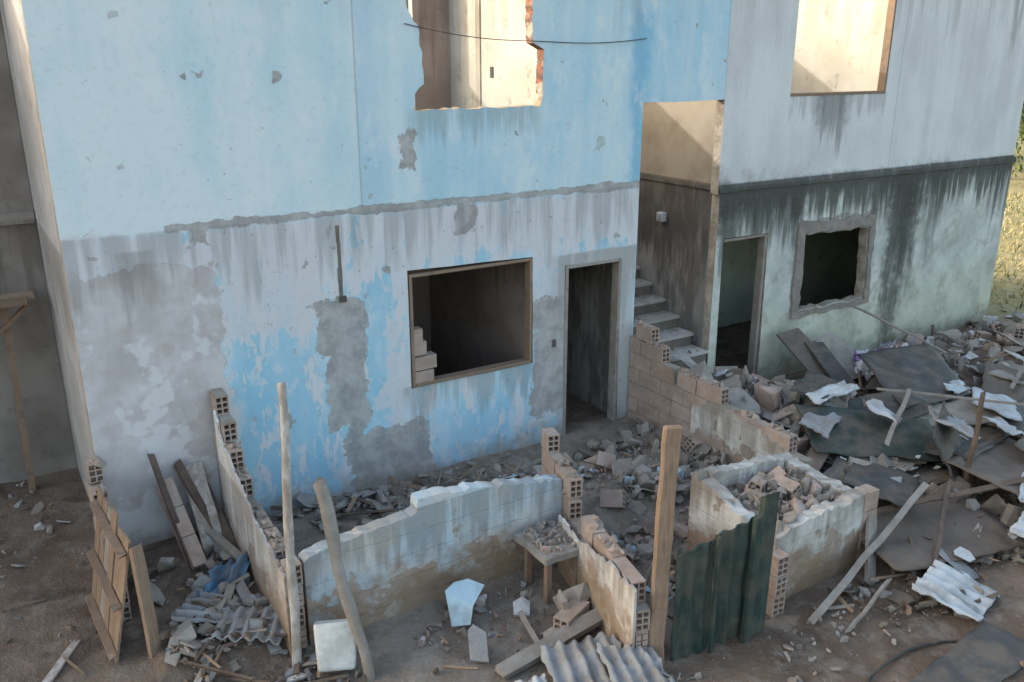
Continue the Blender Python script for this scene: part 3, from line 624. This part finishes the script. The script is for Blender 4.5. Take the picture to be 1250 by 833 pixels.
# ------------------------------------------------------------ FRAGMENTS & SHEETS
def gz(x,y,d=0): return (x,y,G(x,y)+d)
boardobj("blue_painted_wall_fragment",[(-2.88,-2.42,-.10),(-2.74,-2.48,-.10),(-2.68,-2.42,.02),(-2.50,-2.30,.09),(-2.60,-2.20,.13),(-2.74,-2.21,.15),(-2.84,-2.24,.12)],.04,BLUEF)
boardobj("white_wall_fragment",[gz(-2.36,-2.55,.01),gz(-2.25,-2.62,.01),gz(-2.18,-2.52,.06),gz(-2.22,-2.46,.09),gz(-2.32,-2.47,.08)],.03,WHITEF)
boardobj("cement_fragment",[gz(-2.95,-2.85,.01),gz(-2.84,-2.95,.01),gz(-2.74,-2.74,.12),gz(-2.80,-2.64,.15),gz(-2.86,-2.66,.13)],.03,TILE)
a=Acc();hollow(a,.34,.14,.17,Matrix.Translation((-2.02,-2.9,-.06))@Matrix.Rotation(.4,4,'Z'));chunk(a,-1.9,-2.75,-.02,.22,CONC);chunk(a,-2.2,-2.95,-.08,.2,CONC);chunk(a,-2.05,-2.8,.05,.16,MORT);a.make("loose_blocks")
a=Acc();beam(a,(-2.85,-3.12,-.10),(-1.65,-3.02,-.02),.12,.06,WOODG,.2,5,.006);a.make("timber_beam")
sheet("corrugated_roof_sheet",[(-2.72,-3.75,-.10),(-2.05,-3.85,-.10),(-1.95,-3.35,.04),(-2.5,-3.15,.03)],TILE,.04,3,60,.008,5,.026,.018)
sheet("corrugated_roof_sheet",[(-2.35,-3.95,-.05),(-1.85,-4.0,-.05),(-1.83,-3.65,.06),(-2.2,-3.45,.10)],TILE,.04,3,60,.008,4,.026,.018)
sheet("corrugated_roof_sheet",[(-3.0,-3.6,-.12),(-2.65,-3.65,-.12),(-2.6,-3.35,-.05),(-2.95,-3.3,-.06)],WHITEF,.02,3,40,.008,3,.022,.015)
sheet("blue_tarp",[(-4.78,-1.35,.0),(-4.40,-1.40,.02),(-4.05,-1.0,.16),(-4.30,-.85,.16)],TARP,.13,2.6,40,.003,edge=.035)
sheet("dark_ceiling_panel",[(3.25,-2.25,.42),(4.5,-2.35,.36),(5.4,-1.15,.52),(3.95,-1.05,.62)],BLACKP,.05,2,20,.02,edge=.012)
boardobj("brown_board",[gz(3.45,-.95,.1),gz(3.9,-1.0,.1),(3.80,-.18,.75),(3.4,-.16,.72)],.03,BROWNP)
boardobj("plaster_slab",[gz(3.95,-1.0,.1),gz(4.5,-.9,.05),(4.55,-.35,.5),(4.3,-.3,.62),(4.0,-.3,.55)],.05,CONC)
boardobj("fallen_door_board",[gz(3.5,-1.15,.12),gz(3.75,-1.25,.12),(3.95,-.5,.6),(3.7,-.4,.62)],.03,BLACKP)
for i in range(14):
    x=4.5+U(-.3,.65);y=-.92+U(-.2,.22);s=U(.12,.2);z=G(x,y)+.2+U(0,.15);an=U(0,6.3)
    dx,dy=math.cos(an)*s,math.sin(an)*s
    sheet("clothes_pile" if i==0 else "garment",[(x-dx,y-dy,z),(x+dy,y-dx,z),(x+dx,y+dy,z),(x-dy,y+dx,z)],CL[[0,1,2,0,4][i%5] if i!=8 else 3],.16,3,18,.004,edge=.02)
base=bpy.data.objects["clothes_pile"]
for o in bpy.data.objects:
    if o.name.startswith("garment"): o.parent=base
def bd(name,x,y,l,w,yaw,pitch,roll,mat,z=.3,th=.02,amp=.05,wave=0):
    mx=Matrix.Translation((x,y,G(x,y)+z))@Euler((roll,pitch,yaw),'XYZ').to_matrix().to_4x4()
    sk=[U(-.12,.12)*w for _ in range(4)]
    c=[mx@Vector(p) for p in [(-l/2+sk[0],-w/2,0),(l/2,-w/2+sk[1],0),(l/2+sk[2],w/2,0),(-l/2,w/2+sk[3],0)]]
    return sheet(name,c,mat,amp,2.0,60 if wave else 20,th,wave,.022 if wave else 0,.014)
bd("dark_green_board",2.3,-2.5,1.5,.7,-.5,.12,.35,DGREEN,.30)
bd("black_panel",3.0,-2.1,1.3,.6,-.2,-.1,.2,BLACKP,.34)
bd("brown_board",3.4,-2.8,1.5,.8,.3,.1,-.1,BLACKP,.28)
bd("black_panel",2.75,-3.15,.85,.6,.5,-.2,1.1,BLACKP,.38)
bd("brown_board",1.55,-3.75,1.6,.8,-.15,.05,.15,BROWNP,.16)
bd("brown_board",3.3,-3.6,1.7,.8,.25,.1,.2,BROWNP,.28)
bd("black_panel",1.7,-3.1,1.0,.6,.5,.1,.2,BLACKP,.25)
bd("black_panel",4.9,-3.0,1.6,.8,.1,.05,.1,BLACKP,.32)
bd("brown_board",5.4,-2.3,1.3,.6,.5,-.1,.1,BROWNP,.32)
bd("grey_panel",6.1,-2.0,1.1,.5,.3,.1,.1,CONC,.28)
bd("grey_panel",3.9,-2.5,1.2,.5,-.3,.05,.15,CONC,.38)
bd("grey_panel",2.0,-2.1,.9,.35,.4,.05,.15,TILE,.36)
bd("black_panel",2.5,-1.6,1.0,.45,.5,.1,.15,BLACKP,.32)
bd("white_sheet",2.45,-1.85,.9,.2,.15,.05,.2,WHITEF,.38)
bd("white_sheet",2.6,-2.45,.4,.35,.5,.15,.5,WHITEF,.50)
bd("white_sheet",3.9,-3.1,.6,.3,.9,.1,.3,GREY,.45)
bd("white_sheet",4.4,-2.2,.5,.2,.2,.1,.3,GREY,.5)
bd("grey_panel",4.6,-2.6,.9,.5,.6,.1,.25,GREY,.42)
bd("grey_panel",2.9,-4.0,.9,.3,.4,.1,.2,GREY,.36)
bd("dark_green_board",4.2,-3.6,1.4,.6,.3,.1,.3,DGREEN,.36)
bd("dark_board",.25,-5.0,1.3,.42,.12,.0,.05,BLACKP,.05,.03,.015)
bd("corrugated_roof_sheet",.95,-4.40,.7,.5,.3,.05,.25,GREY,.12,.008,.05,5)
bd("corrugated_roof_sheet",2.4,-4.35,1.0,.4,.2,.05,.3,GREY,.28,.008,.05,7)
bd("corrugated_roof_sheet",3.6,-4.2,1.0,.5,.0,.05,.3,TILE,.32,.008,.05,6)
bd("corrugated_roof_sheet",2.9,-3.05,.8,.4,.7,.15,.3,TILE,.55,.008,.05,6)
bd("corrugated_roof_sheet",-4.55,-1.35,.5,.4,.9,.1,.1,TILE,.08,.008,.03,5)
bd("corrugated_roof_sheet",-4.3,-1.75,.5,.35,-.5,.1,.1,TILE,.06,.008,.03,5)
a=Acc();beam(a,(-.35,-3.95,-.12),(1.7,-3.55,.42),.06,.035,WOODG,.3,7,.01);a.make("long_plank")
a=Acc();beam(a,(.55,-3.85,-.12),(.95,-3.5,.42),.13,.03,WOODG,.9,3,.004);a.make("upright_plank")
a=Acc()
for (p,q,w) in [((1.2,-3.4,.2),(2.9,-3.9,.3),.06),((.9,-4.2,0),(2.2,-3.5,.3),.04),((3.1,-2.0,.6),(4.6,-3.2,.45),.05),((2.0,-2.9,.5),(3.4,-2.2,.6),.05),((5.6,-1.3,.4),(5.0,-.15,.9),.04),((5.3,-2.4,.3),(6.9,-1.9,.5),.05),((-.2,-4.2,-.1),(.6,-4.0,.0),.03)]:
    beam(a,p,q,w,.02,random.choice([WOODG,WOODD,WOODG]),U(-.4,.4),6,.008)
a.make("fallen_timbers")
cu=bpy.data.curves.new("rubber_hose",'CURVE');cu.dimensions='3D';cu.bevel_depth=.011;cu.use_fill_caps=True
sp=cu.splines.new('NURBS');pp=[(-.95,-4.75),(-.55,-4.62),(-.1,-4.55),(.35,-4.62),(.62,-4.78),(.75,-4.9)]
sp.points.add(len(pp)-1);sp.use_endpoint_u=True
for i,q in enumerate(pp): sp.points[i].co=(q[0],q[1],G(*q)+.015,1)
cu.materials.append(RUBBER);link(bpy.data.objects.new("rubber_hose",cu))
# ------------------------------------------------------------ VEGETATION
a=Acc()
for i in range(9000):
    x=U(9.8,24);y=U(-1,12);h=U(.04,.2);an=U(0,6.3);w=.012+h*.05;z=G(x,y)-.01;lx,ly=U(-.1,.1),U(-.1,.1)
    a.add([(x-math.cos(an)*w,y-math.sin(an)*w,z),(x+math.cos(an)*w,y+math.sin(an)*w,z),(x+lx,y+ly,z+h)],[(0,1,2)],STRAW if R()<.9 else LEAF)
a.make("grass")
for k in range(3):
    a=Acc();cx,cy=[(27,10.5),(33,15),(38,12)][k]
    pole(a,(cx,cy,-.2),(cx+.3,cy,2.5),.18,.06,WOODD)
    for j in range(6): pole(a,(cx+.1,cy,1+j*.2),(cx+U(-1.8,1.8),cy+U(-1.8,1.8),U(2,3.6)),.07,.02,WOODD,n=6,seg=5)
    cl=[(cx+U(-2.4,2.4),cy+U(-2.4,2.4),U(.8,3.8),U(.5,1.1)) for _ in range(22)]
    for i in range(5200):
        c=random.choice(cl);v=Vector((random.gauss(0,1),random.gauss(0,1),random.gauss(0,1))).normalized()*c[3]*R()**.4
        x,y,z=c[0]+v.x,c[1]+v.y,max(.05,c[2]+v.z*.8);s=U(.05,.13)
        e=Euler((U(-1.2,1.2),U(-1.2,1.2),U(0,6.3))).to_matrix()
        a.add([Vector((x,y,z))+e@Vector(q) for q in [(-s,0,0),(0,-s*.5,0),(s,0,0),(0,s*.5,0)]],[(0,1,2,3)],LEAF)
    a.make("bush")

# ------------------------------------------------------------ LIGHT, CAMERA
sd=Vector((-1.1,1.0,.567)).normalized();el=math.asin(sd.z);az=math.atan2(sd.x,sd.y)
w=bpy.data.worlds.new("World");bpy.context.scene.world=w;w.use_nodes=True;nt=w.node_tree
bg=nt.nodes['Background'];sk=nt.nodes.new('ShaderNodeTexSky');sk.sky_type='NISHITA';sk.sun_disc=False;sk.sun_elevation=el;sk.sun_rotation=az
sk.dust_density=3.5;sk.air_density=1.0;sk.ozone_density=.3
tn=nt.nodes.new('ShaderNodeMix');tn.data_type='RGBA';tn.blend_type='MULTIPLY';tn.inputs[0].default_value=1;tn.inputs[7].default_value=(1.05,1.03,.93,1)
nt.links.new(sk.outputs[0],tn.inputs[6]);nt.links.new(tn.outputs[2],bg.inputs[0]);bg.inputs[1].default_value=.52
L=bpy.data.lights.new("sun",'SUN');L.energy=2.8;L.angle=math.radians(.5);L.color=(1,.95,.88)
lo=bpy.data.objects.new("sun",L);lo.rotation_euler=sd.to_track_quat('Z','Y').to_euler();lo.location=(-10,10,12);link(lo)
cam=bpy.data.cameras.new("camera");cam.sensor_width=36;cam.lens=1065/1250*36;cam.clip_end=1500
co=bpy.data.objects.new("camera",cam);co.location=(-5.71,-7.80,4.32);co.rotation_euler=(math.radians(72),0,math.radians(-32.4));link(co)
sc=bpy.context.scene;sc.camera=co;sc.view_settings.view_transform='Standard';sc.view_settings.look='None';sc.view_settings.exposure=0
